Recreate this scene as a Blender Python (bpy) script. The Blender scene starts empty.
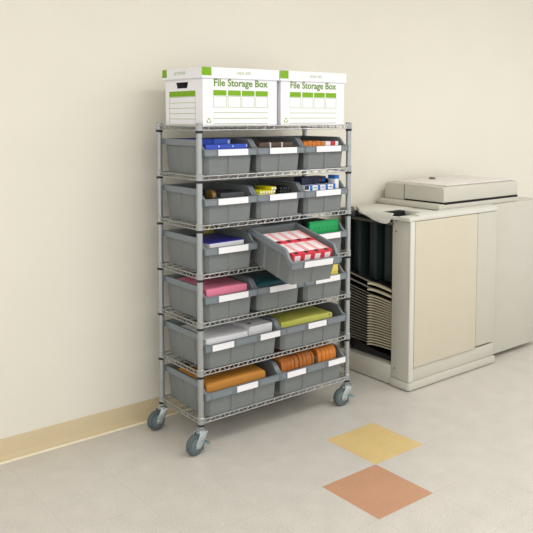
import bpy, bmesh, math, random
from mathutils import Vector, Matrix, Euler
random.seed(4)
SC = bpy.context.scene
COL = SC.collection
PI = math.pi
VS = SC.view_settings
SC.display_settings.display_device = 'sRGB'
VS.view_transform = 'Standard'
VS.look = 'None'
VS.gamma = 1.0
VS.use_curve_mapping = False
VS.exposure = -0.14


# ------------------------------------------------------------------ materials
def lin(c):
    return tuple((v / 12.92 if v <= .04045 else ((v + .055) / 1.055) ** 2.4) for v in (k / 255 for k in c))


MATS = {}


def mat(name, rgb, rough=.5, metal=0., noise=0., scale=40., bump=0., spec=.5, trans=0.):
    """plain coloured material with a little procedural mottling"""
    if name in MATS:
        return MATS[name]
    m = bpy.data.materials.new(name)
    m.use_nodes = True
    nt = m.node_tree
    b = nt.nodes['Principled BSDF']
    c = lin(rgb)
    b.inputs['Roughness'].default_value = rough
    b.inputs['Metallic'].default_value = metal
    b.inputs['Specular IOR Level'].default_value = spec
    if noise <= 0:
        noise = .04
    tc = nt.nodes.new('ShaderNodeTexCoord')
    nz = nt.nodes.new('ShaderNodeTexNoise')
    nz.inputs['Scale'].default_value = scale
    nz.inputs['Detail'].default_value = 4
    nt.links.new(tc.outputs['Object'], nz.inputs['Vector'])
    rp = nt.nodes.new('ShaderNodeValToRGB')
    rp.color_ramp.elements[0].position = .3
    rp.color_ramp.elements[1].position = .7
    rp.color_ramp.elements[0].color = (*[v * (1 - noise) for v in c], 1)
    rp.color_ramp.elements[1].color = (*[min(1, v * (1 + noise)) for v in c], 1)
    nt.links.new(nz.outputs['Fac'], rp.inputs['Fac'])
    nt.links.new(rp.outputs['Color'], b.inputs['Base Color'])
    if bump > 0:
        bp = nt.nodes.new('ShaderNodeBump')
        bp.inputs['Strength'].default_value = bump
        bp.inputs['Distance'].default_value = .002
        nt.links.new(nz.outputs['Fac'], bp.inputs['Height'])
        nt.links.new(bp.outputs['Normal'], b.inputs['Normal'])
    MATS[name] = m
    return m


TILE = .31
TX, TY = .522, -.56      # lower corner of the yellow tile


def floor_material():
    m = bpy.data.materials.new('vinyl_tile_floor')
    m.use_nodes = True
    nt = m.node_tree
    N = nt.nodes.new
    L = nt.links.new
    b = nt.nodes['Principled BSDF']

    def math_(op, a, c=None):
        n = N('ShaderNodeMath')
        n.operation = op
        for i, v in enumerate((a, c)):
            if v is None:
                continue
            if isinstance(v, (int, float)):
                n.inputs[i].default_value = v
            else:
                L(v, n.inputs[i])
        return n.outputs[0]

    def mix(f, a, c):
        n = N('ShaderNodeMix')
        n.data_type = 'RGBA'
        if isinstance(f, (int, float)):
            n.inputs['Factor'].default_value = f
        else:
            L(f, n.inputs['Factor'])
        for k, v in (('A', a), ('B', c)):
            s = [i for i in n.inputs if i.name == k and i.type == 'RGBA'][0]
            if isinstance(v, tuple):
                s.default_value = (*v, 1)
            else:
                L(v, s)
        return [o for o in n.outputs if o.type == 'RGBA'][0]

    tc = N('ShaderNodeTexCoord')
    sx = N('ShaderNodeSeparateXYZ')
    L(tc.outputs['Object'], sx.inputs[0])
    u = math_('DIVIDE', math_('SUBTRACT', sx.outputs[0], TX), TILE)
    v = math_('DIVIDE', math_('SUBTRACT', sx.outputs[1], TY), TILE)
    iu, iv = math_('FLOOR', u), math_('FLOOR', v)

    def is_tile(a, c):
        return math_('MULTIPLY', math_('COMPARE', iu, a), math_('COMPARE', iv, c))
    for n in list(nt.nodes):
        if n.type == 'MATH' and n.operation == 'COMPARE':
            n.inputs[2].default_value = .1
    yel, ora = is_tile(0, 0), is_tile(-1, -1)
    for n in nt.nodes:
        if n.type == 'MATH' and n.operation == 'COMPARE':
            n.inputs[2].default_value = .1
    # speckle
    n1 = N('ShaderNodeTexNoise')
    n1.inputs['Scale'].default_value = 190
    n1.inputs['Detail'].default_value = 5
    n1.inputs['Roughness'].default_value = .7
    L(tc.outputs['Object'], n1.inputs['Vector'])
    n2 = N('ShaderNodeTexNoise')
    n2.inputs['Scale'].default_value = 9
    n2.inputs['Detail'].default_value = 3
    L(tc.outputs['Object'], n2.inputs['Vector'])
    col = mix(ora, mix(yel, lin(FLOOR_RGB), lin(YEL_RGB)), lin(ORA_RGB))
    rp = N('ShaderNodeMapRange')
    rp.inputs[1].default_value, rp.inputs[2].default_value = .35, .65
    rp.inputs[3].default_value, rp.inputs[4].default_value = .82, 1.15
    L(n1.outputs['Fac'], rp.inputs[0])
    rq = N('ShaderNodeMapRange')
    rq.inputs[1].default_value, rq.inputs[2].default_value = .3, .7
    rq.inputs[3].default_value, rq.inputs[4].default_value = .96, 1.04
    L(n2.outputs['Fac'], rq.inputs[0])
    f = math_('MULTIPLY', rp.outputs[0], rq.outputs[0])
    # seams
    fu, fv = math_('FRACT', u), math_('FRACT', v)
    e = math_('MINIMUM', math_('MINIMUM', fu, math_('SUBTRACT', 1, fu)), math_('MINIMUM', fv, math_('SUBTRACT', 1, fv)))
    seam = math_('LESS_THAN', e, .0035)
    f = math_('MULTIPLY', f, math_('SUBTRACT', 1, math_('MULTIPLY', seam, .13)))
    vm = N('ShaderNodeVectorMath')
    vm.operation = 'SCALE'
    L(col, vm.inputs[0])
    L(f, vm.inputs['Scale'])
    L(vm.outputs[0], b.inputs['Base Color'])
    b.inputs['Roughness'].default_value = .38
    b.inputs['Specular IOR Level'].default_value = .35
    return m


FLOOR_RGB, YEL_RGB, ORA_RGB = (203, 198, 190), (216, 190, 132), (194, 148, 118)
WALLM = mat('cream_wall_paint', (230, 226, 213), .85, noise=.012, scale=3, spec=.2)
BASEM = mat('beige_vinyl_baseboard', (206, 188, 152), .5, noise=.02, scale=6)
CEILM = mat('white_ceiling_tile', (236, 234, 228), .9, noise=.03, scale=60)
GREYP = mat('grey_bin_plastic', (119, 124, 124), .5, noise=.02, scale=20, spec=.4)
LIPP = mat('grey_bin_lip_plastic', (124, 132, 138), .45, noise=.02, scale=20, spec=.4)
STEEL = mat('zinc_plated_wire', (176, 178, 178), .32, metal=.85, noise=.03, scale=80)
POST = mat('grey_zinc_post', (168, 171, 172), .36, metal=.6, noise=.03, scale=60)
BLACKP = mat('black_plastic', (22, 22, 22), .5)
CARD = mat('white_label_card', (238, 237, 240), .7, noise=.01)
BOXW = mat('white_cardboard', (238, 237, 242), .75, noise=.015, scale=15, spec=.2)
GREENI = mat('green_print', (126, 172, 42), .7, noise=.02, spec=.2)
GREENT = mat('green_title_print', (104, 140, 44), .7, noise=.02, spec=.2)
GREENL = mat('green_line_print', (138, 170, 80), .7, noise=.02, spec=.2)
RUBBER = mat('grey_rubber_tread', (82, 93, 95), .6, noise=.06, scale=60)
ZINC = mat('bright_zinc', (196, 206, 208), .25, metal=.85, noise=.05, scale=60)
COPYG = mat('grey_copier_plastic', (198, 195, 183), .55, noise=.012, scale=10, spec=.3)
COPYL = mat('light_copier_plastic', (214, 212, 203), .5, noise=.012, scale=10, spec=.3)
COPYB = mat('beige_copier_door', (206, 198, 178), .5, noise=.012, scale=10, spec=.3)
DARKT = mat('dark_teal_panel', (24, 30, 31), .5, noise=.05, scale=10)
TRAYC = mat('cream_sorter_tray', (196, 186, 160), .5, noise=.02, scale=20)
TRAYD = mat('dark_sorter_tray', (150, 144, 130), .5, noise=.03, scale=20)
SEAM = mat('dark_gap', (20, 22, 20), .9)


# ------------------------------------------------------------------ mesh helpers
class MB:
    def __init__(self):
        self.v, self.f, self.mi = [], [], []
        self.m = 0

    def add(self, vs, fs):
        o = len(self.v)
        self.v += [tuple(p) for p in vs]
        for f in fs:
            self.f.append(tuple(i + o for i in f))
            self.mi.append(self.m)
        return self

    def box(self, x0, x1, y0, y1, z0, z1):
        p = [(x, y, z) for z in (z0, z1) for y in (y0, y1) for x in (x0, x1)]
        return self.add(p, [(0, 2, 3, 1), (4, 5, 7, 6), (0, 1, 5, 4), (2, 6, 7, 3), (0, 4, 6, 2), (1, 3, 7, 5)])

    def loft(self, a, b):
        """closed solid between two polygons with the same number of points"""
        n = len(a)
        fs = [tuple(reversed(range(n))), tuple(range(n, 2 * n))]
        fs += [(i, (i + 1) % n, (i + 1) % n + n, i + n) for i in range(n)]
        return self.add(list(a) + list(b), fs)

    def px(self, yz, x0, x1):
        f = x0 if callable(x0) else (lambda z: x0)
        g = x1 if callable(x1) else (lambda z: x1)
        return self.loft([(f(z), y, z) for y, z in yz], [(g(z), y, z) for y, z in yz])

    def py(self, xz, y0, y1):
        return self.loft([(x, y0, z) for x, z in xz], [(x, y1, z) for x, z in xz])

    def pz(self, xy, z0, z1):
        return self.loft([(x, y, z0) for x, y in xy], [(x, y, z1) for x, y in xy])

    def tube(self, pts, r, n=6):
        pts = [Vector(p) for p in pts]
        rings = []
        for i, p in enumerate(pts):
            d = (pts[min(i + 1, len(pts) - 1)] - pts[max(i - 1, 0)]).normalized()
            a = Vector((0, 0, 1)) if abs(d.z) < .9 else Vector((1, 0, 0))
            s = d.cross(a).normalized()
            t = s.cross(d).normalized()
            rings.append([p + r * (math.cos(2 * PI * k / n) * s + math.sin(2 * PI * k / n) * t) for k in range(n)])
        vs = [q for rg in rings for q in rg]
        fs = []
        for i in range(len(pts) - 1):
            for k in range(n):
                fs.append((i * n + k, i * n + (k + 1) % n, (i + 1) * n + (k + 1) % n, (i + 1) * n + k))
        fs += [tuple(reversed(range(n))), tuple(range((len(pts) - 1) * n, len(pts) * n))]
        return self.add(vs, fs)

    def lathe(self, prof, c=(0, 0, 0), axis='z', n=20):
        """prof: list of (radius, height); closed at both ends"""
        vs = []
        for r, h in prof:
            for k in range(n):
                a = 2 * PI * k / n
                q = (r * math.cos(a), r * math.sin(a), h)
                if axis == 'y':
                    q = (q[0], -h, q[1])
                if axis == 'x':
                    q = (h, q[0], q[1])
                vs.append((q[0] + c[0], q[1] + c[1], q[2] + c[2]))
        fs = []
        for i in range(len(prof) - 1):
            for k in range(n):
                fs.append((i * n + k, i * n + (k + 1) % n, (i + 1) * n + (k + 1) % n, (i + 1) * n + k))
        fs += [tuple(reversed(range(n))), tuple(range((len(prof) - 1) * n, len(prof) * n))]
        return self.add(vs, fs)

    def build(self, name, m, parent=None, bevel=0., seg=2, smooth=True):
        me = bpy.data.meshes.new(name)
        me.from_pydata(self.v, [], self.f)
        ms = m if isinstance(m, (list, tuple)) else [m]
        for k in ms:
            me.materials.append(k)
        for p, i in zip(me.polygons, self.mi):
            p.material_index = i
        bm = bmesh.new()
        bm.from_mesh(me)
        bmesh.ops.recalc_face_normals(bm, faces=bm.faces)
        if bevel > 0:
            es = [e for e in bm.edges if len(e.link_faces) == 2 and e.calc_face_angle() > .6]
            bmesh.ops.bevel(bm, geom=es, offset=bevel, segments=seg, affect='EDGES', profile=.5, clamp_overlap=True)
        bm.to_mesh(me)
        bm.free()
        if smooth:
            for p in me.polygons:
                p.use_smooth = True
            me.set_sharp_from_angle(angle=math.radians(38))
        o = bpy.data.objects.new(name, me)
        COL.objects.link(o)
        if parent:
            o.parent = parent
        return o


def tag(o, label=None, cat=None, group=None, kind=None):
    if label:
        o['label'] = label
    if cat:
        o['category'] = cat
    if group:
        o['group'] = group
    if kind:
        o['kind'] = kind
    return o


def empty(name, loc=(0, 0, 0), rot=(0, 0, 0)):
    o = bpy.data.objects.new(name, None)
    o.empty_display_size = .05
    COL.objects.link(o)
    o.location = loc
    o.rotation_euler = rot
    return o


def kids(o):
    return [c for c in COL.objects if c.parent == o]


def copy_tree(o, parent=None):
    c = o.copy()
    COL.objects.link(c)
    if parent:
        c.parent = parent
    for ch in kids(o):
        copy_tree(ch, c)
    return c


def text_mesh(body, size, xs=1.0, align='LEFT', thick=.0):
    """lettering turned into a mesh lying in x/y"""
    cu = bpy.data.curves.new('lettering', 'FONT')
    cu.body = body
    cu.size = size
    cu.align_x = align
    cu.resolution_u = 3
    cu.offset = thick
    cu.extrude = .00015
    ob = bpy.data.objects.new('lettering', cu)
    COL.objects.link(ob)
    dg = bpy.context.evaluated_depsgraph_get()
    dg.update()
    me = bpy.data.meshes.new_from_object(ob.evaluated_get(dg))
    bpy.data.objects.remove(ob)
    for v in me.vertices:
        v.co.x *= xs
    return me


def place_text(name, me, m, parent, origin, xdir, ydir):
    X, Y = Vector(xdir), Vector(ydir)
    Z = X.cross(Y)
    M = Matrix((X, Y, Z)).transposed().to_4x4()
    M.translation = Vector(origin)
    me.transform(M)
    me.materials.clear()
    me.materials.append(m)
    o = bpy.data.objects.new(name, me)
    COL.objects.link(o)
    o.parent = parent
    return o


# ------------------------------------------------------------------ the room
tag(MB().box(-4.2, 4.6, .47, .57, 0, 2.8).build('wall_back', WALLM), kind='structure')
fl = MB().box(-4.2, 4.6, -5.5, .57, -.06, 0).build('floor', floor_material())
tag(fl, kind='structure')
tag(MB().box(-4.2, 4.6, -5.5, .57, 2.8, 2.86).build('ceiling', CEILM), kind='structure')
b = MB()
b.px([(.47, .0), (.47, .096), (.4665, .096), (.4645, .093), (.4645, .024), (.459, .012), (.4445, .004), (.4445, 0)], -4.2, 4.6)
tag(b.build('baseboard_back', BASEM), kind='structure')
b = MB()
b.px([(.444, 0), (.444, .0055), (.440, .005), (.434, 0)], -4.2, 4.6)  # pale strip painted as the light caught by the baseboard's curved toe
tag(b.build('toe_highlight_1', mat('pale_toe_highlight', (236, 226, 202), .6)), kind='structure')

# ------------------------------------------------------------------ the shelving cart
W, D, S, Z0 = .898, .337, .2159, 1.42
cart = empty('shelving_cart', (0, 0, 0))
tag(cart, 'tall zinc wire shelving cart with seven shelves on four swivel casters', 'shelving cart')
PX = [(0, 0), (W, 0), (0, D), (W, D)]
# posts
for i, (x, y) in enumerate(PX):
    p = MB()
    p.lathe([(.0132, .098), (.0132, 1.455), (.0125, 1.458)], n=20)
    for k in range(7):          # fine grooves that carry the shelves
        for g in range(1, 4):
            z = Z0 - S * k - .03 * g - .02
            p.lathe([(.0132, z - .0012), (.01335, z - .0006), (.01335, z + .0006), (.0132, z + .0012)], n=20)
    po = p.build('post', POST, cart)
    po.location = (x, y, 0)
    for k in range(7):
        s = MB().lathe([(.0136, -.006), (.0158, -.005), (.0162, .004), (.0140, .006)], n=20).build('clip_ring', BLACKP, po) if (i == 0 and k == 0) else None
        if s:
            ring0 = s
        else:
            s = ring0.copy()
            COL.objects.link(s)
            s.parent = po
        s.location = (0, 0, Z0 - S * k)
# shelves
ZT, ZB = .024, .007            # top and bottom wire above the black ring
deck_top = .0265


def make_shelf():
    m = MB()
    n = 38
    y0, y1, x0, x1 = -.006, D + .006, -.006, W + .006
    for k in range(1, n):       # deck wires run front to back
        x = W * k / n
        m.tube([(x, y0, ZT + .0005), (x, y1, ZT + .0005)], .0014, 5)
    for y in (.1, D / 2, D - .1):
        m.tube([(.0, y, ZT - .0035), (W, y, ZT - .0035)], .0028, 6)
    deck = m.build('wire_shelf', STEEL, cart)
    runs = [((.008, y0), (W - .008, y0)), ((.008, y1), (W - .008, y1)), ((x0, .008), (x0, D - .008)), ((x1, .008), (x1, D - .008))]
    for (ax, ay), (bx, by) in runs:
        t = MB()
        t.tube([(ax, ay, ZT), (bx, by, ZT)], .0030, 8)
        t.tube([(ax, ay, ZB), (bx, by, ZB)], .0028, 8)
        ln = math.hypot(bx - ax, by - ay)
        per = .052
        q = int(round(ln / per))
        pts = []
        for i in range(q * 8 + 1):
            s = i / (q * 8)
            ph = 2 * PI * i / 8
            z = (ZT + ZB) / 2 + (ZT - ZB) / 2 * max(-1, min(1, 1.25 * math.cos(ph)))
            pts.append((ax + (bx - ax) * s, ay + (by - ay) * s, z))
        t.tube(pts, .0021, 5)
        t.build('truss_edge', STEEL, deck)
    for (x, y) in PX:
        c = MB().lathe([(.0138, .003), (.0165, .006), (.0155, .020), (.0165, .033), (.0138, .036)], (x, y, 0), n=20)
        # small ears that take the truss wires
        sx = 1 if x < .1 else -1
        sy = 1 if y < .1 else -1
        c.box(x - .003, x + .003, min(y, y + sy * .02), max(y, y + sy * .02), .005, .0255)
        c.box(min(x, x + sx * .02), max(x, x + sx * .02), y - .003, y + .003, .005, .0255)
        c.build('corner_collar', POST, deck)
    return deck


shelf = make_shelf()
for k in range(7):
    o = shelf if k == 0 else copy_tree(shelf, cart)
    o.location = (0, 0, Z0 - S * k)


# casters
def make_caster(brake):
    root = empty('caster')
    root.parent = cart
    cx, r = -.036, .0458
    w = MB().lathe([(.028, -.013), (.0415, -.0135), (.0448, -.010), (r, -.004), (r, .004), (.0448, .010), (.0415, .0135), (.028, .013)], (cx, 0, r), 'y', 28)
    w.build('tyre', RUBBER, root)
    h = MB().lathe([(.010, -.0165), (.028, -.0145), (.031, -.0125), (.031, .0125), (.028, .0145), (.010, .0165)], (cx, 0, r), 'y', 24)
    h.build('wheel_hub', mat('pale_wheel_hub', (98, 112, 116), .45), root)
    f = MB()
    for s in (-1, 1):
        y0, y1 = (s * .0175, s * .0205) if s > 0 else (s * .0205, s * .0175)
        f.py([(cx - .012, r - .012), (cx + .016, r - .016), (cx + .028, r - .004), (.024, .098), (-.020, .098), (cx - .012, r + .008)], y0, y1)
    f.box(-.022, .024, -.0205, .0205, .0965, .1)
    f.lathe([(.009, -.024), (.009, .024)], (cx, 0, r), 'y', 12)
    f.build('fork', ZINC, root, bevel=.0008)
    s = MB().lathe([(.020, .1), (.0215, .103), (.0215, .108), (.016, .111), (.0115, .112), (.0115, .124)], n=20)
    s.build('swivel_plate', ZINC, root)
    if brake:
        bk = MB()
        bk.px([(-.03, .0), (.03, .0), (.033, .004), (.03, .009), (-.03, .007)], -.016, .012)
        o = bk.build('brake_lever', mat('blue_zinc', (140, 176, 186), .3, metal=.7), root, bevel=.0015)
        o.location = (.012, -.006, .044)
        o.rotation_euler = (0, math.radians(20), 0)
    return root


for i, (x, y) in enumerate(PX):
    c = make_caster(i in (0, 1))
    c.location = (x, y, 0)
    c.rotation_euler = (0, 0, math.radians((9, -4, 6, 5)[i]))

# ------------------------------------------------------------------ storage bins
BH, BD = .153, .355
TOPPATH = [(BD - .006, BH), (.072, BH), (.060, BH - .003), (.049, BH - .011), (.039, BH - .022), (.029, BH - .033), (.016, .1135), (.004, .112)]
CH = .017    # chamfer of the front corners


def make_bin(hw, ribs, slots, labels, divider=None):
    root = empty('storage_bin')
    wb, wt = hw - .0185, hw - .0095
    t = .003
    ox = lambda z: wb + (wt - wb) * z / BH
    yf = lambda z: .019 - .009 * z / .112
    yb = lambda z: BD - .027 + .015 * z / BH
    m = MB()
    prof = [(yf(0) + CH, 0), (yb(0), 0), (yb(BH), BH)] + TOPPATH[1:-2] + [(yf(.112) + CH, .1185)]
    for s in (-1, 1):
        m.px(prof, lambda z: s * ox(z), lambda z: s * (ox(z) - t))
    q = lambda y0, y1, z0, z1, e=0: m.loft([(-ox(z0) + e, y0(z0), z0), (ox(z0) - e, y0(z0), z0), (ox(z0) - e, y1(z0), z0), (-ox(z0) + e, y1(z0), z0)],
                                          [(-ox(z1) + e, y0(z1), z1), (ox(z1) - e, y0(z1), z1), (ox(z1) - e, y1(z1), z1), (-ox(z1) + e, y1(z1), z1)])
    q(yf, lambda z: yf(z) + t, 0, .112, CH)                  # front wall
    for s in (-1, 1):                                        # chamfered front corners
        pl = lambda z: [(s * ox(z), yf(z) + CH, z), (s * (ox(z) - CH), yf(z), z), (s * (ox(z) - CH - .001), yf(z) + t, z), (s * (ox(z) - t), yf(z) + CH + .001, z)]
        m.loft(pl(0), pl(.112))
    q(lambda z: yb(z) - t, yb, 0, BH, t)                     # back wall
    q(lambda z: yf(z) + t, lambda z: yb(z) - t, 0, t, CH * .6)     # bottom
    # ribs on the outside
    pr = .0055
    for x in ribs:
        rb = lambda z, w0=.0125, w1=.0075: [(x - w0, yf(z) + .001, z), (x - w1, yf(z) - pr, z), (x + w1, yf(z) - pr, z), (x + w0, yf(z) + .001, z)]
        m.loft(rb(.002), rb(.083))
    for s in (-1, 1):
        for y in (.115, .225):
            rb = lambda z, w0=.0135, w1=.008: [(s * (ox(z) - .001), y - w0, z), (s * (ox(z) + pr), y - w1, z), (s * (ox(z) + pr), y + w1, z), (s * (ox(z) - .001), y + w0, z)]
            m.loft(rb(.002), rb(BH - .02))
    m.build('tub', GREYP, root, smooth=False)
    # rim: overhanging flange on the sides and the back
    r = MB()
    low = lambda h: [(y, z - h) for y, z in reversed(TOPPATH)]
    for s in (-1, 1):
        r.px(TOPPATH + low(.027), s * hw, s * (hw - .003))
        r.px(TOPPATH + low(.003), s * (hw - .003), s * (wt - .004))
    r.box(-hw, hw, BD - .003, BD, BH - .027, BH)
    r.box(-hw + .003, hw - .003, BD - .016, BD - .003, BH - .003, BH)
    r.build('rim', LIPP, root, smooth=False)
    # front lip with label slots
    f = MB()
    f.box(-hw, hw, 0, .004, .083, .112)
    f.box(-hw + .003, hw - .003, .004, .014, .109, .112)
    f.box(-hw, hw, -.0022, 0, .1085, .112)
    f.box(-hw, hw, -.0022, 0, .083, .0858)
    for a, c in slots:
        for x in (a, c):
            f.box(x - .0022, x + .0022, -.0035, 0, .083, .112)
    f.box(-hw, -hw + .004, -.0022, 0, .0858, .1085)
    f.box(hw - .004, hw, -.0022, 0, .0858, .1085)
    f.build('front_lip', LIPP, root, bevel=.0006, seg=1)
    for i in labels:
        a, c = slots[i]
        lb = MB().box(a + .002, c - .002, -.0045, -.0008, .0838, .1112).build('label_card', CARD, root)
        tag(lb, 'blank white label card')
    if divider is not None:
        d = MB()
        d.px([(.04, .0035), (yb(0) - .006, .0035), (yb(BH) - .006, BH - .006), (.09, BH - .006), (.045, .116)], divider - .0015, divider + .0015)
        d.build('divider', GREYP, root)
    return root


SLOTS_S = [(-.076, .090)]
SLOTS_W = [(-.184, -.064), (-.051, .071), (.084, .204)]
XS = [.158, .446, .734]
XW = [.2305, .6615]
YB = -.02
shelf_z = lambda row: Z0 - S * row + deck_top + .0005     # bins of row 1 stand on the second shelf
BINS = {}
LAB = {
    (1, 0): 'small grey bin of blue cartons, just under the hand hole end of the file box',
    (1, 1): 'small grey bin of brown folders beside the bin of blue cartons',
    (1, 2): 'small grey bin of orange packets and a white and red box',
    (2, 0): 'small grey bin of black desk supplies beside the highlighters bin',
    (2, 1): 'small grey bin holding yellow highlighters and black markers',
    (2, 2): 'small grey bin of white and blue cartons, above the green folder bin',
    (3, 0): 'small grey bin holding a white pad with a royal blue cover',
    (3, 1): 'grey bin pulled out and tipped forward, full of red and white boxes',
    (3, 2): 'small grey bin holding the bright green folder',
    (4, 0): 'small grey bin holding the pink paper stack',
    (4, 1): 'small grey bin of dark teal folders below the tipped bin',
    (4, 2): 'small grey bin holding yellow note pads',
    (5, 0): 'wide grey bin with two labels holding white paper and white envelopes',
    (5, 1): 'wide grey bin with one label holding yellow green folders',
    (6, 0): 'wide grey bin on the bottom shelf holding flat golden manila envelopes',
    (6, 1): 'wide grey bin on the bottom shelf of upright orange brown envelopes',
}
small = make_bin(.1425, [.0], SLOTS_S, [0])
first = True
for row in (1, 2, 3, 4):
    for c in range(3):
        o = small if first else copy_tree(small)
        first = False
        o.location = (XS[c], YB, shelf_z(row))
        if (row, c) == (3, 1):
            t = math.radians(12.5)
            pull = .245
            piv = Vector((XS[c] - .001, -.012, shelf_z(row) + .0015))
            o.rotation_euler = (t, 0, math.radians(-2.2))
            off = Euler((t, 0, math.radians(-2.2))).to_matrix() @ Vector((0, pull + .008, 0))
            o.location = piv - off
        tag(o, LAB[(row, c)], 'bin', 'small grey storage bins on the wire cart')
        BINS[(row, c)] = o
for row, c, labels, div in ((5, 0, [0, 2], None), (5, 1, [1], None), (6, 0, [1], None), (6, 1, [0, 2], .048)):
    o = make_bin(.215, [-.062, .072], SLOTS_W, labels, div)
    o.location = (XW[c], YB, shelf_z(row))
    tag(o, LAB[(row, c)], 'bin', 'wide grey storage bins on the lower shelves')
    BINS[(row, c)] = o


def put(o, key, loc, rot=(0, 0, 0)):
    """stand a thing inside a bin, in the bin's own frame"""
    bn = BINS[key]
    M = Matrix.LocRotScale(bn.location, bn.rotation_euler, None)
    o.matrix_world = M @ Matrix.LocRotScale(Vector(loc), Euler(rot), None)
    return o


BF = .0035   # top of a bin's bottom


def carton(name, w, d, h, m, bevel=.001):
    return MB().box(-w / 2, w / 2, 0, d, 0, h).build(name, m, bevel=bevel)


# --- row 1, blue cartons
BLUE = mat('royal_blue_carton', (40, 76, 190), .55, noise=.05)
BLUE2 = mat('bright_blue_carton', (62, 104, 216), .55, noise=.05)
for i, (x, nm) in enumerate(((-.076, 'nearest the front post'), (.0, 'in the middle'), (.076, 'beside the brown folders'))):
    o = carton('blue_carton', .075, .075, .128, BLUE)
    w = MB().box(.030, .035, -.0006, .004, .116, .124).build('white_mark', CARD, o)
    put(o, (1, 0), (x, .036, BF))
    tag(o, 'low royal blue carton in the front row, ' + nm, 'box', 'blue cartons')
for i, (x, w, lab) in enumerate(((-.075, .1, 'taller dark blue carton standing behind the front row, beside the post'), (.026, .094, 'taller bright blue carton with a white mark, behind the front row'))):
    o = carton('blue_carton', w, .07, .151 - .001 * i, BLUE if i == 0 else BLUE2)
    if i:
        MB().box(w / 2 - .016, w / 2 - .004, -.0006, .004, .128, .144).build('white_mark', CARD, o)
    put(o, (1, 0), (x + .006, .12, BF))
    tag(o, lab, 'box', 'blue cartons')
# --- row 1, brown folders
BR = mat('brown_leatherette', (84, 66, 54), .6, noise=.1)
for i, (z, w, lab) in enumerate(((.0, .215, 'thick brown folder under two others, in the bin beside the blue cartons'), (.052, .212, 'brown folder lying between two others, in the bin beside the blue cartons'), (.1, .206, 'topmost brown folder with small white tabs on its front edge'))):
    h = (.05, .046, .03)[i]
    o = MB().box(-w / 2, w / 2, 0, .24, 0, h).build('brown_folder', BR, bevel=.004)
    if i == 2:
        for x in (-.04, .03):
            MB().box(x - .003, x + .003, -.004, .02, .004, h + .001).build('white_tab', CARD, o)
    put(o, (1, 1), (.0, .04, BF + z))
    tag(o, lab, 'folder', 'brown folders')
# --- row 1, orange packets and white box
OR = mat('orange_packet', (214, 128, 46), .6, noise=.12, scale=60)
for i in range(5):
    o = MB().box(-.0135, .0135, 0, .12, 0, .128 + .004 * (i % 2)).build('orange_packet', OR, bevel=.006, seg=3)
    put(o, (1, 2), (-.096 + .0285 * i, .05, BF), (0, 0, random.uniform(-.04, .04)))
    tag(o, 'rounded orange packet standing in a row beside the white and red box', 'packet', 'orange packets')
o = carton('white_box', .085, .07, .128, CARD)
tag(MB().box(-.012, .02, -.0008, .03, .108, .1288).build('red_label', mat('red_print', (206, 52, 62), .6), o), 'red printed patch')
put(o, (1, 2), (.071, .042, BF))
tag(o, 'white box with a red patch beside the orange packets', 'box')

# --- row 2, black desk supplies
o = MB().box(-.07, .07, 0, .13, 0, .126).build('black_case', mat('charcoal_case', (52, 56, 60), .45), bevel=.004)
put(o, (2, 0), (.045, .05, BF))
tag(o, 'flat topped charcoal case beside the tape dispenser', 'case')
td = MB()
td.px([(0, 0), (.14, 0), (.14, .09), (.11, .105), (.03, .1), (0, .11)], -.026, .026)
td.build('x', BLACKP)
td_o = COL.objects['x']
td_o.name = 'tape_dispenser'
MB().lathe([(.014, -.010), (.029, -.010), (.029, .010), (.014, .010)], (0, .055, .110), 'x', 24).build('tape_roll', mat('golden_tape', (128, 102, 44), .4), td_o)
put(td_o, (2, 0), (-.048, .04, BF))
tag(td_o, 'black tape dispenser with a golden tape roll, beside the charcoal case', 'tape dispenser')
o = MB().box(-.05, .05, 0, .05, 0, .13).build('black_box', mat('black_carton', (38, 38, 40), .6), bevel=.002)
put(o, (2, 0), (-.06, .2, BF))
tag(o, 'black carton standing behind the tape dispenser', 'box')

# --- row 2, highlighters and black markers
YH = mat('yellow_highlighter', (232, 222, 30), .4)
WE = mat('white_pen_end', (240, 240, 230), .5)


def make_marker(name, m, mend):
    o = MB().lathe([(.0065, .0), (.0078, .002), (.0078, .092), (.006, .1), (.006, .128), (.0045, .130)], (0, 0, 0), 'y', 14).build(name, m)
    # lathe axis points to -y: move so that the butt end faces the front
    o.data.transform(Matrix.Rotation(PI, 4, 'Z'))
    MB().lathe([(.0052, -.0012), (.0058, .0006), (.0058, .0012)], (0, 0, 0), 'y', 14).build('end_plug', mend, o)
    return o


hl = make_marker('highlighter', YH, WE)
base_o = MB().box(-.055, .055, 0, .26, 0, .095).build('marker_tray', mat('clear_grey_tray', (70, 72, 72), .4), bevel=.003)
put(base_o, (2, 1), (-.058, .038, BF))
tag(base_o, 'low dark tray that carries the yellow highlighters', 'tray')
rows = [(6, -.108, .0), (6, -.1, .0140), (2, -.03, .0285)]
cnt = 0
for n, x0, dz in rows:
    for i in range(n):
        o = hl if cnt == 0 else copy_tree(hl)
        cnt += 1
        yy = .016 + (.004 if dz else 0) + random.uniform(-.002, .002)
        put(o, (2, 1), (x0 + .0162 * i, yy + .012, BF + .095 + .0082 + dz))
        tag(o, 'yellow highlighter with a white end, lying in the heap of highlighters', 'highlighter', 'yellow highlighters')
for n, x0, yy, dz in ((4, -.105, .165, .012), (4, -.105, .165, .027)):
    for i in range(n):
        o = copy_tree(hl)
        put(o, (2, 1), (x0 + .018 * i, yy, BF + .095 + dz), (0, 0, 0))
        tag(o, 'yellow highlighter with a white end, lying in the heap of highlighters', 'highlighter', 'yellow highlighters')
base2 = MB().box(-.054, .054, 0, .26, 0, .09).build('marker_tray', mat('black_tray', (30, 30, 32), .5), bevel=.003)
put(base2, (2, 1), (.06, .038, BF))
tag(base2, 'low black tray that carries the black markers', 'tray')
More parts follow.
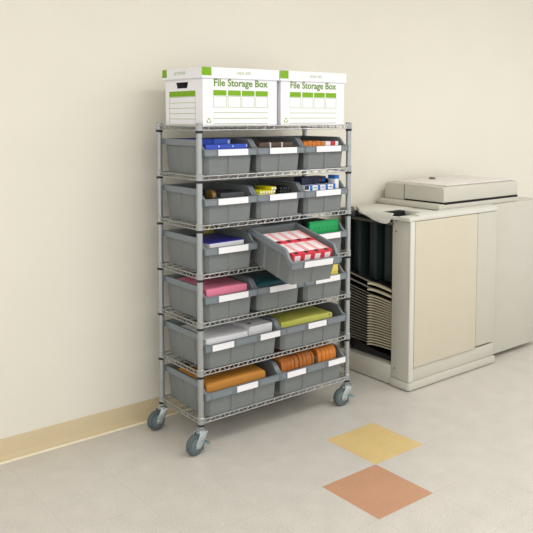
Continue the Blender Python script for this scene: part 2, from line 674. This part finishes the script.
bk = make_marker('black_marker', mat('black_marker_body', (24, 24, 26), .4), mat('black_marker_end', (46, 46, 48), .5))
cnt = 0
for lvl in range(3):
    for i in range(6 - lvl):
        o = bk if cnt == 0 else copy_tree(bk)
        cnt += 1
        put(o, (2, 1), (.018 + .0165 * i + .008 * lvl, .04 + .004 * lvl + random.uniform(-.003, .003), BF + .09 + .0082 + .0142 * lvl))
        tag(o, 'black marker lying in the black heap beside the yellow highlighters', 'marker', 'black markers')

# --- row 2, white and blue cartons
WB = mat('white_carton', (236, 236, 240), .6)
BS = mat('blue_carton_edge', (40, 118, 206), .55)
NV = mat('navy_carton', (34, 44, 74), .5, noise=.15, scale=50)
for i in range(4):
    o = MB().box(-.025, .025, 0, .06, 0, .13).build('small_carton', WB, bevel=.0008)
    tag(MB().box(.010, .0256, -.0008, .0606, .0, .1306).build('blue_end', BS, o), 'blue printed stripe')
    MB().box(-.018, .004, -.0007, .001, .116, .122).build('grey_print', mat('grey_print', (150, 158, 180), .6), o)
    if i == 0:
        MB().box(-.024, .002, -.0010, .003, .112, .1304).build('navy_print', NV, o)
    put(o, (2, 2), (-.089 + .0515 * i, .038, BF))
    tag(o, ('white carton with a navy printed front, first of the small row from the marker bin', 'second white carton with a blue stripe, counted from the marker bin', 'third white carton with a blue stripe, counted from the marker bin', 'last small white carton, next to the tall upright one')[i], 'box', 'small white and blue cartons')
o = MB().box(-.0135, .0135, 0, .05, 0, .172).build('tall_carton', WB, bevel=.0008)
tag(MB().box(-.0141, .0141, -.0008, .0508, .155, .1727).build('blue_end', BS, o), 'bright blue top')
put(o, (2, 2), (.1055, .042, BF))
tag(o, 'tall white carton with a bright blue top standing at the end of the row', 'box')
for i, (x, m_, lab) in enumerate(((-.03, NV, 'navy carton standing behind the white cartons, next to the markers'), (.052, NV, 'navy carton with a red dot standing behind the white cartons'))):
    o = MB().box(-.04, .04, 0, .06, 0, .165).build('navy_carton', m_, bevel=.001)
    if i:
        MB().lathe([(.006, 0), (.006, .001)], (.0, 0, .148), 'y', 14).build('red_dot', mat('red_print', (206, 52, 62), .6), o)
        MB().box(.012, .034, -.0009, .001, .138, .156).build('blue_print', BS, o)
    put(o, (2, 2), (x, .11, BF))
    tag(o, lab, 'box', 'navy cartons')


# --- papers
def stack(name, w, d, h, m, seed=1, lift=0., round_=.004, layers=0, wave=0.):
    """a stack of sheets: fine irregular edges, optionally raised towards the back"""
    rnd = random.Random(seed)
    mb = MB()
    n = layers or max(3, int(h / .008))
    for i in range(n):
        z0, z1 = h * i / n, h * (i + 1) / n - .0004
        dx, dy = rnd.uniform(-1, 1) * .0012, rnd.uniform(-1, 1) * .0012
        c = round_
        nx = 9
        pl = [(-w / 2 + dx, c + dy), (-w / 2 + c + dx, dy), (w / 2 - c + dx, dy), (w / 2 + dx, c + dy), (w / 2 + dx, d + dy), (-w / 2 + dx, d + dy)]
        f = i / max(1, n - 1)
        a = [(x, y, z0 + lift * y / d * f) for x, y in pl]
        b_ = [(x, y, z1 + lift * y / d * f) for x, y in pl]
        mb.loft(a, b_)
    return mb.build(name, m, smooth=False)


def soft_stack(name, w, d, h, m, edge=.01, sag=.0, lift=0., thick=None, seed=3):
    """pile with a rounded, slightly wavy top skin over a solid body"""
    rnd = random.Random(seed)
    nx, ny = 22, 14
    vs, fs = [], []
    ph = [rnd.uniform(0, 6) for _ in range(4)]

    def top(u, v):
        e = min(1, min(u, 1 - u) * w / edge, min(v, 1 - v) * d / edge)
        e = max(0, e)
        k = math.sqrt(max(0, 1 - (1 - e) ** 2))
        z = h - edge * .8 * (1 - k)
        z += lift * v + sag * math.sin(PI * u) * math.sin(PI * v)
        z += .0012 * math.sin(7 * u + ph[0]) * math.cos(5 * v + ph[1])
        return z
    for j in range(ny + 1):
        for i in range(nx + 1):
            u, v = i / nx, j / ny
            u = .5 - .5 * math.cos(PI * u) if True else u
            v = .5 - .5 * math.cos(PI * v)
            vs.append((-w / 2 + w * u, d * v, top(u, v)))
    R = nx + 1
    for j in range(ny):
        for i in range(nx):
            fs.append((j * R + i, j * R + i + 1, (j + 1) * R + i + 1, (j + 1) * R + i))
    ring = [i for i in range(nx + 1)] + [j * R + nx for j in range(1, ny + 1)] + [ny * R + i for i in range(nx - 1, -1, -1)] + [j * R for j in range(ny - 1, 0, -1)]
    o0 = len(vs)
    for r in ring:
        vs.append((vs[r][0], vs[r][1], 0))
    n = len(ring)
    for k in range(n):
        fs.append((ring[k], o0 + k, o0 + (k + 1) % n, ring[(k + 1) % n]))
    fs.append(tuple(o0 + k for k in range(n)))
    mb = MB()
    mb.add(vs, fs)
    return mb.build(name, m)


# row 3: blue covered pad
WP = mat('white_paper', (236, 235, 238), .8, noise=.01)
pad = stack('paper_pad', .2, .24, .12, WP, 2)
cv = MB().pz([(-.1, .004), (.1, .002), (.1, .24), (-.1, .24)], .1201, .1222).build('cover', mat('royal_blue_cover', (44, 46, 168), .35), pad)
tag(cv, 'royal blue cover sheet')
put(pad, (3, 0), (.006, .045, BF), (0, 0, .06))
tag(pad, 'white paper pad with a royal blue cover', 'paper pad')
o = MB().box(-.03, .03, 0, .02, 0, .16).build('yellow_card_box', mat('mustard_card', (190, 168, 60), .6), bevel=.001)
put(o, (3, 0), (.07, .29, BF))
tag(o, 'narrow mustard yellow card box standing behind the blue covered pad', 'box')

# row 3: red and white boxes in the tipped bin
RED = mat('red_carton', (222, 60, 78), .5, noise=.05)
PINK = mat('pale_red_stripe', (240, 166, 168), .55)
WCT = mat('white_carton_top', (240, 232, 234), .55)


def make_red_box():
    w, d, h = .055, .125, .05
    o = MB().box(-w / 2, w / 2, 0, d, 0, h).build('staple_box', WCT, bevel=.0008)
    MB().box(-w / 2 - .0005, w / 2 + .0005, -.0006, .024, -.0, h + .0006).build('red_end', RED, o)
    MB().box(w / 2 - .019, w / 2 + .0004, .024, d + .0004, .004, h + .0005).build('red_stripe', PINK, o)
    MB().box(-.0145, .0165, -.0012, .001, .006, .041).build('white_panel', WCT, o)
    MB().lathe([(.0112, 0), (.0112, .0008)], (-.002, .012, h + .0006), 'z', 14).build('black_spot', BLACKP, o)
    return o


rb = make_red_box()
blk = MB().box(-.112, .112, 0, .27, 0, .080).build('carton_liner', mat('plain_white_liner', (226, 220, 220), .6), bevel=.002)
put(blk, (3, 1), (0, .038, BF))
tag(blk, 'pale liner carton under the red and white boxes', 'box')
NM = ('first', 'second', 'third', 'last')
for j in range(2):
    for i in range(4):
        o = rb if (i, j) == (0, 0) else copy_tree(rb)
        put(o, (3, 1), (-.087 + .0575 * i, .038 + .1285 * j, BF + .0805 + .003 * j))
        tag(o, NM[i] + (' red and white box from the pink paper side, front row of the tipped bin', ' red and white box from the pink paper side, rear row of the tipped bin')[j], 'box', 'red and white boxes in the tipped bin')

# row 3: green folder box
GR = mat('bright_green_card', (0, 158, 84), .5, noise=.03)
g = MB().box(-.098, .098, 0, .018, 0, .166).build('green_folder', GR, bevel=.0015)
for i in range(7):
    MB().lathe([(.0036, 0), (.0036, .0006)], (-.06 + .026 * i, 0, .131), 'y', 10).build('dark_dot', mat('dark_green_dot', (0, 100, 60), .6), g)
put(g, (3, 2), (.021, .042, BF))
tag(g, 'bright green folder standing upright with a row of dark dots', 'folder')

# row 4
o = soft_stack('pink_paper_stack', .224, .27, .134, mat('pink_paper', (228, 128, 156), .7, noise=.02), edge=.006, lift=.006)
put(o, (4, 0), (-.001, .038, BF))
tag(o, 'stack of pink paper rising above the rim of its bin', 'paper stack')
o = soft_stack('teal_folder_stack', .224, .27, .123, mat('dark_teal_folder', (34, 88, 96), .5, noise=.03), edge=.02, sag=.008)
put(o, (4, 1), (-.0, .038, BF))
tag(o, 'pile of dark teal folders under the tipped bin', 'folder stack')
o = stack('yellow_note_pads', .142, .2, .150, mat('yellow_note_paper', (236, 216, 104), .7, noise=.03), 5)
put(o, (4, 2), (.047, .038, BF))
tag(o, 'stack of yellow note pads in the bin beside the far front post', 'note pads')

# row 5
o = stack('white_paper_stack', .234, .27, .124, WP, 7)
put(o, (5, 0), (-.072, .038, BF))
tag(o, 'flat stack of white paper beside the box of white envelopes', 'paper stack')
eb = MB()
eb.py([(-.07, 0), (.068, 0), (.068, .139), (-.06, .139), (-.07, .125)], 0, .24)
eb.build('envelope_box', mat('white_envelope_paper', (224, 222, 224), .7))
eo = COL.objects['envelope_box']
MB().lathe([(.011, 0), (.011, .0006)], (-.032, .05, .139), 'z', 16).build('thumb_hole', mat('grey_hole', (96, 96, 100), .8), eo)
put(eo, (5, 0), (.122, .042, BF))
tag(eo, 'white box of envelopes with a dark thumb hole in its top', 'envelope box')
o = soft_stack('folder_stack', .335, .25, .128, mat('yellow_green_folder', (184, 184, 80), .6, noise=.03), edge=.008, sag=.006, lift=.0)
put(o, (5, 1), (-.022, .036, BF))
tag(o, 'pile of yellow green folders lying flat in a wide bin', 'folder stack')
MB().box(.142, .154, -.0005, .004, .114, .120).build('blue_tab', mat('blue_tab', (60, 90, 190), .5), o)

# row 6
o = soft_stack('manila_envelope_stack', .335, .25, .138, mat('golden_manila', (184, 124, 44), .65, noise=.04, scale=15), edge=.018, sag=.004, lift=.012)
put(o, (6, 0), (-.022, .036, BF))
tag(o, 'flat pile of golden manila envelopes on the bottom shelf', 'envelope stack')
EM = mat('orange_brown_envelope', (180, 107, 45), .65, noise=.06, scale=20)
EM2 = mat('bright_orange_envelope', (208, 124, 44), .65, noise=.05, scale=20)


def make_env(t, m, h, d):
    return MB().px([(0, 0), (d, 0), (d, h - .004), (d - .004, h), (.03, h), (.014, h - .007), (.004, h - .02), (0, h - .034)], -t / 2, t / 2).build('manila_envelope', m, bevel=.0012, seg=1)


GB = [(-.176, .012, 9, EM, .156, 'upright orange brown envelope in the bundle nearest the flat manila pile'),
      (-.062, .0118, 8, EM, .16, 'upright orange brown envelope in the middle bundle, beside the divider'),
      (.068, .025, 5, EM2, .160, 'thick bright orange envelope packet beyond the divider')]
for x0, t, n, m_, h, lab in GB:
    e0 = make_env(t - .0008, m_, h, .25)
    for i in range(n):
        o = e0 if i == 0 else e0.copy()
        if i:
            COL.objects.link(o)
        put(o, (6, 1), (x0 + t * i, .040 + random.uniform(-.003, .003), BF + random.uniform(0, .003)))
        tag(o, lab, 'envelope', 'upright envelope bundles in the bottom bin')

# ------------------------------------------------------------------ file storage boxes
ZS = Z0 + deck_top + .0008


def quadf(mb, x0, x1, z0, z1, y, t=.0003):
    mb.box(x0, x1, y - t, y, z0, z1)


def recycle(mb, cx, cz, r, y):
    """three chasing arrows, flat on the front face"""
    for k in range(3):
        a0 = math.radians(90 + 120 * k)
        def P(rad, a):
            return (cx + rad * math.cos(a), cz + rad * math.sin(a))
        a_s, a_e = a0 + math.radians(42), a0 - math.radians(22)
        tri = lambda a: r * .5 / max(.5, math.cos(((a - math.radians(90) + PI / 3) % (2 * PI / 3)) - PI / 3))
        out, inn = [], []
        for i in range(7):
            a = a_s + (a_e - a_s) * i / 6
            out.append(P(r, a))
            inn.append(P(r * .62, a))
        mb.py(out + list(reversed(inn)), y - .0003, y)
        tip = P(r * .84, a_e - math.radians(32))
        mb.py([P(r * 1.22, a_e), tip, P(r * .4, a_e)], y - .0003, y)


def file_box(x0, x1, label):
    """x0..x1: body; lid overhangs by about a centimetre"""
    root = empty('file_storage_box', ((x0 + x1) / 2, .155, ZS))
    hw = (x1 - x0) / 2
    y0, y1, H = -.155, .155, .24
    t = .004
    m = MB()
    m.box(-hw, hw, y0, y0 + t, 0, H)
    m.box(-hw, hw, y1 - t, y1, 0, H)
    m.box(-hw + t, hw - t, y0 + t, y1 - t, 0, t)
    for s in (-1, 1):
        a, c = s * hw, s * (hw - t)
        hz0, hz1, ha, hb, hc, hd = .164, .191, -.030, .054, -.040, .064    # bottom from ha..hb, top from hc..hd
        m.px([(y0 + t, 0), (y1 - t, 0), (y1 - t, hz0), (y0 + t, hz0)], a, c)
        m.px([(y0 + t, hz1), (y1 - t, hz1), (y1 - t, H), (y0 + t, H)], a, c)
        m.px([(y0 + t, hz0), (ha, hz0), (hc, hz1), (y0 + t, hz1)], a, c)
        m.px([(hb, hz0), (y1 - t, hz0), (y1 - t, hz1), (hd, hz1)], a, c)
    m.build('box_body', BOXW, root, smooth=False)
    l = MB()
    lw, ly0, ly1 = hw + .009, y0 - .007, y1 + .012
    l.box(-lw, lw, ly0, ly1, .248, .252)
    for (a, b_, c, d) in ((-lw, lw, ly0, ly0 + t), (-lw, lw, ly1 - t, ly1), (-lw, -lw + t, ly0 + t, ly1 - t), (lw - t, lw, ly0 + t, ly1 - t)):
        l.box(a, b_, c, d, .2055, .248)
    l.m = 1       # green corner patches printed on the lid
    l.box(-lw, -lw + .05, ly0 - .0003, ly0, .2155, .2518)
    l.box(-lw - .0003, -lw, ly1 - .04, ly1, .2155, .2518)
    l.build('lid', [BOXW, GREENI], root, smooth=False)
    # printed form on the front
    f = MB()
    xs0 = -hw + .055
    cells = [(0, .071), (.079, .15), (.156, .228), (.234, .306)]
    sc = (hw * 2 - .108) / .306
    for a, c in cells:
        a, c = xs0 + a * sc, xs0 + c * sc
        f.m = 0
        quadf(f, a, c, .131, .154, y0)
        f.m = 1
        quadf(f, a, a + .0016, .079, .129, y0)
        quadf(f, c - .0016, c, .079, .129, y0)
        quadf(f, a, c, .079, .0807, y0)
        quadf(f, a, c, .1273, .129, y0)
    for z in (.055, .030, .006):
        quadf(f, xs0, xs0 + .306 * sc, z, z + .0022, y0)
    f.m = 0
    recycle(f, -hw + .031, .020, .0115, y0)
    # printed form on the end facing the corner post
    for s in (-1,):
        x = s * hw
        f.m = 0
        f.box(x - .0003, x, -.098, .122, .128, .152)
        f.m = 1
        for z in (.1245, .099, .075, .051, .027, .003):
            f.box(x - .0003, x, -.098, .122, z, z + .002)
        f.box(x - .0003, x, -.098, -.0962, .003, .126)
        f.box(x - .0003, x, .1202, .122, .003, .126)
    f.build('printed_form', [GREENI, GREENL], root, smooth=False)
    # lettering
    me = text_mesh('File Storage Box', .044, .86, thick=.0010)
    wd = max(v.co.x for v in me.vertices) - min(v.co.x for v in me.vertices)
    k = .302 * sc / wd
    for v in me.vertices:
        v.co.x *= k
    place_text('title_lettering', me, GREENT, root, (xs0 + .001, y0 - .0003, .172), (1, 0, 0), (0, 0, 1))
    me = text_mesh('LEGAL SIZE', .016, .95)
    place_text('size_lettering', me, GREENL, root, (.0 - .03, ly0 - .0003, .225), (1, 0, 0), (0, 0, 1))
    me = text_mesh('LETTER SIZE', .018, .95)
    place_text('size_lettering', me, GREENL, root, (-lw - .0003, .062, .225), (0, -1, 0), (0, 0, 1))
    tag(root, label, 'file box', 'file storage boxes on the top shelf')
    return root


file_box(.020, .430, 'white and green file storage box whose hand hole end shows')
file_box(.454, .862, 'white and green file storage box showing only its front, nearer the copier')

# ------------------------------------------------------------------ the copier
cp = empty('copier', (1.275, -.09, 0))
tag(cp, 'grey and cream office copier with a stack of sorter trays in its open side', 'copier')
cx = lambda x: x - 1.275
cy = lambda y: y + .09


def CB(*a):
    x0, x1, y0, y1, z0, z1 = a
    return (cx(x0), cx(x1), cy(y0), cy(y1), z0, z1)


CR = 2.05     # end of the machine
# body shell
m = MB()
m.box(*CB(1.277, 1.31, -.088, .04, .048, .93))
m.build('corner_panel', [COPYG], cp, bevel=.004)
m = MB()
m.box(*CB(1.2745, 1.279, -.09, -.082, .050, .928))
m.box(*CB(1.276, 1.309, -.0925, -.088, .050, .928))
m.build('corner_trim', COPYL, cp, bevel=.002)
m = MB()
m.pz([(cx(1.268), cy(-.086)), (cx(1.275), cy(-.098)), (cx(CR), cy(-.098)), (cx(CR), cy(.042)), (cx(1.268), cy(.042))], .006, .046)
m.box(*CB(1.276, CR, .042, .44, .006, .112))
m.build('plinth', COPYG, cp, bevel=.003)
m = MB()
m.box(*CB(1.3135, 1.86, -.094, -.06, .125, .925))
m.build('front_door', COPYB, cp, bevel=.006, seg=3)
m = MB()
m.box(*CB(1.312, CR, -.084, -.062, .048, .123))
m.box(*CB(1.866, CR, -.09, -.06, .135, .925))
m.build('front_panel', COPYG, cp, bevel=.003)
m = MB()
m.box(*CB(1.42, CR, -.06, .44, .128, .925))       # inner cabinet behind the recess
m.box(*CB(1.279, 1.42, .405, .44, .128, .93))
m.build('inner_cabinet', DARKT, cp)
# upright ribs in the recess
for (ya, yb_, xo) in ((.045, .15, 1.335), (.19, .215, 1.315), (.225, .27, 1.34), (.31, .335, 1.31), (.345, .395, 1.335)):
    o = MB().box(*CB(xo, 1.42, ya, yb_, .56, .905)).build('recess_panel', mat('teal_recess_panel', (36, 48, 50), .45), cp, bevel=.003)
# small round bolts on the corner panel
for z in (.105, .865, .922):
    MB().lathe([(.006, -.001), (.006, .0012), (.004, .002)], (cx(1.277) - .0005, cy(.012), z), 'x', 12).build('bolt', mat('grey_bolt', (140, 138, 128), .5), cp)
# sorter trays
zt = [.203 + .0155 * k for k in range(19)] + [.514, .548]
NTR = len(zt)


TRAYK = mat('shaded_tray_bed', (34, 34, 32), .55)  # tray tops coloured black as the shade between the trays


def strip(edge, inner, tilt, y0, thick, z=0):
    """tilted plate between an outer and an inner edge line (lists of x, y)"""
    pl = edge + inner
    a = [(cx(x), cy(y), z + tilt * (y - y0)) for x, y in pl]
    return MB().loft(a, [(x, y, z + thick) for x, y, z in a])


FE = [(1.240, .187), (1.256, .175), (1.267, .15), (1.275, .105), (1.279, .045)]
FI = [(1.297, .045), (1.295, .105), (1.289, .15), (1.280, .172), (1.276, .187)]
for k, z in enumerate(zt):
    big = k >= NTR - 2
    t = .02 + .16 * (k / (NTR - 1)) ** 1.3
    th = .010 if big else .0042
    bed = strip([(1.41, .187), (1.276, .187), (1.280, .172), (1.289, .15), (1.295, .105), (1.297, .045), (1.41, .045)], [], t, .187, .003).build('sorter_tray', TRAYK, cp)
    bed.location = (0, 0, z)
    lip = strip(FE, FI, t, .187, th, -.001).build('tray_lip', TRAYC, bed)
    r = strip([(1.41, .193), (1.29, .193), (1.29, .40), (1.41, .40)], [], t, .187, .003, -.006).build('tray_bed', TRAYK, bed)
    r2 = strip([(1.284, .193), (1.284, .40)], [(1.290, .40), (1.290, .193)], t, .187, th * .75, -.006).build('rear_lip', TRAYD, bed)
# base under the trays
m = MB()
m.px([(cy(.042), .113), (cy(.40), .113), (cy(.40), .18), (cy(.23), .15), (cy(.042), .135)], cx(1.33), cx(1.42))
m.build('tray_base', mat('black_recess', (26, 27, 26), .6), cp)
# top cover with output slot
m = MB()
m.box(*CB(1.262, CR, -.094, -.012, .928, .950))
m.box(*CB(1.262, 1.273, -.012, .165, .928, .948))
m.pz([(cx(x), cy(y)) for x, y in [(1.262, .165), (1.272, .285), (1.39, .43), (1.62, .43), (1.62, .165)]], .932, .957)
m.box(*CB(1.47, CR, -.012, .165, .928, .955))
m.box(*CB(1.62, CR, .165, .44, .928, .957))
m.build('top_cover', COPYL, cp, bevel=.003)
m = MB()
m.box(*CB(1.28, CR - .02, -.06, .43, .900, .926))
m.box(*CB(1.274, 1.469, .12, .1645, .926, .952))  # black block painted as the shade inside the slot opening
m.build('exit_slot_shade', SEAM, cp)
# drooping output tray on the open side
prof = [(.268, .952), (.24, .948), (.2, .939), (.15, .922), (.09, .911), (.06, .910), (.042, .914), (.03, .924)]
mb = MB()
va, fs = [], []
NU = 8
for i, (y, z) in enumerate(prof):
    s = i / (len(prof) - 1)
    xo = 1.246 - .008 * math.sin(PI * s)
    for k in range(NU + 1):
        u = k / NU
        x = xo + (1.275 - xo) * u
        zz = z + (.962 - z) * (1 - (1 - u) ** 2)
        va.append((cx(x), cy(y), zz))
R = NU + 1
n0 = len(va)
va += [(x, y, z - .006) for x, y, z in va[:n0]]
for i in range(len(prof) - 1):
    for k in range(NU):
        q = (i * R + k, i * R + k + 1, (i + 1) * R + k + 1, (i + 1) * R + k)
        fs.append(q)
        fs.append(tuple(v + n0 for v in reversed(q)))
per = [k for k in range(R)] + [i * R + NU for i in range(1, len(prof))] + [(len(prof) - 1) * R + k for k in range(NU - 1, -1, -1)] + [i * R for i in range(len(prof) - 2, 0, -1)]
for a, c in zip(per, per[1:] + per[:1]):
    fs.append((a, a + n0, c + n0, c))
mb.add(va, fs)
mb.build('output_tray', COPYL, cp)
m = MB()
m.pz([(cx(x), cy(y)) for x, y in [(1.225, .275), (1.19, .30), (1.19, .43), (1.37, .43)]], .925, .955)
m.build('rear_ledge', mat('black_ledge', (30, 31, 30), .5), cp, bevel=.003)
m = MB()
m.box(*CB(1.258, 1.42, .03, .40, .898, .912))
m.build('recess_header', mat('brown_grey_header', (92, 88, 78), .6), cp, bevel=.002)
# raised guide in front of the slot
m = MB()
m.px([(cy(-.094), .935), (cy(-.015), .935), (cy(-.02), .958), (cy(-.05), .964), (cy(-.085), .952)], cx(1.36), cx(CR))
m.build('paper_guide', COPYL, cp, bevel=.004)
# scanner
m = MB()
m.box(*CB(1.585, CR + .3, -.03, .44, .958, .989))
m.build('scanner_base', COPYG, cp, bevel=.006)
m = MB()
m.px([(cy(.42), .990), (cy(.42), 1.076), (cy(.40), 1.088), (cy(.1), 1.088), (cy(-.02), 1.085), (cy(-.03), 1.07), (cy(-.03), .998), (cy(.262), .998), (cy(.268), .990)], cx(1.625), cx(CR + .3))
m.build('scanner_lid', COPYG, cp, bevel=.008, seg=3)
m = MB()
m.box(*CB(1.6235, 1.7, .26, .265, .99, 1.083))
m.build('lid_seam', mat('grey_seam', (120, 118, 108), .7), cp)
m = MB()
m.box(*CB(1.632, CR + .3, .0 - .03, .26, .986, .9985))
m.build('lid_gap', SEAM, cp)
m = MB()
m.box(*CB(1.68, CR + .3, -.0, .40, 1.087, 1.094))
m.build('lid_top', mat('pale_lid_top', (224, 218, 214), .5), cp, bevel=.003)
m = MB()
m.lathe([(.02, 0), (.02, .008), (.016, .012)], (cx(1.95), cy(.32), 1.094), 'z', 16)
m.build('lid_knob', mat('grey_knob', (110, 108, 104), .5), cp)
m = MB()
m.box(*CB(CR, CR + .55, -.05, .44, .03, .957))
m.build('main_cabinet', COPYG, cp, bevel=.006)

# ------------------------------------------------------------------ light
def area(name, loc, rot, sx, sy, power, col=(1, .995, .98)):
    l = bpy.data.lights.new(name, 'AREA')
    l.shape = 'RECTANGLE'
    l.size, l.size_y = sx, sy
    l.energy = power
    l.color = col
    o = bpy.data.objects.new(name, l)
    COL.objects.link(o)
    o.location = loc
    o.rotation_euler = rot
    return o


for x, y, p in ((-1.6, -1.6, 21), (.6, -1.6, 21), (2.6, -1.6, 21), (-1.6, -3.8, 21), (.6, -3.8, 21), (2.6, -3.8, 21)):
    area('ceiling_light', (x, y, 2.78), (0, 0, 0), 1.2, .6, p)

w = bpy.data.worlds.new('room_fill')  # even white fill light added through the open sides of the room
SC.world = w
w.use_nodes = True
w.node_tree.nodes['Background'].inputs[0].default_value = (1, 1, .99, 1)
w.node_tree.nodes['Background'].inputs[1].default_value = 1.25

# ------------------------------------------------------------------ camera
cam = bpy.data.cameras.new('camera')
co = bpy.data.objects.new('camera', cam)
COL.objects.link(co)
cam.sensor_width = 36
cam.sensor_fit = 'HORIZONTAL'
cam.lens = 741.8 / 533 * 36
cam.shift_y = -(266.5 - 172.79) / 533
co.location = (-1.7506, -2.6825, 1.4866)
co.rotation_euler = (PI / 2 - .0758, 0, -.6688)
cam.clip_start = .05
SC.camera = co
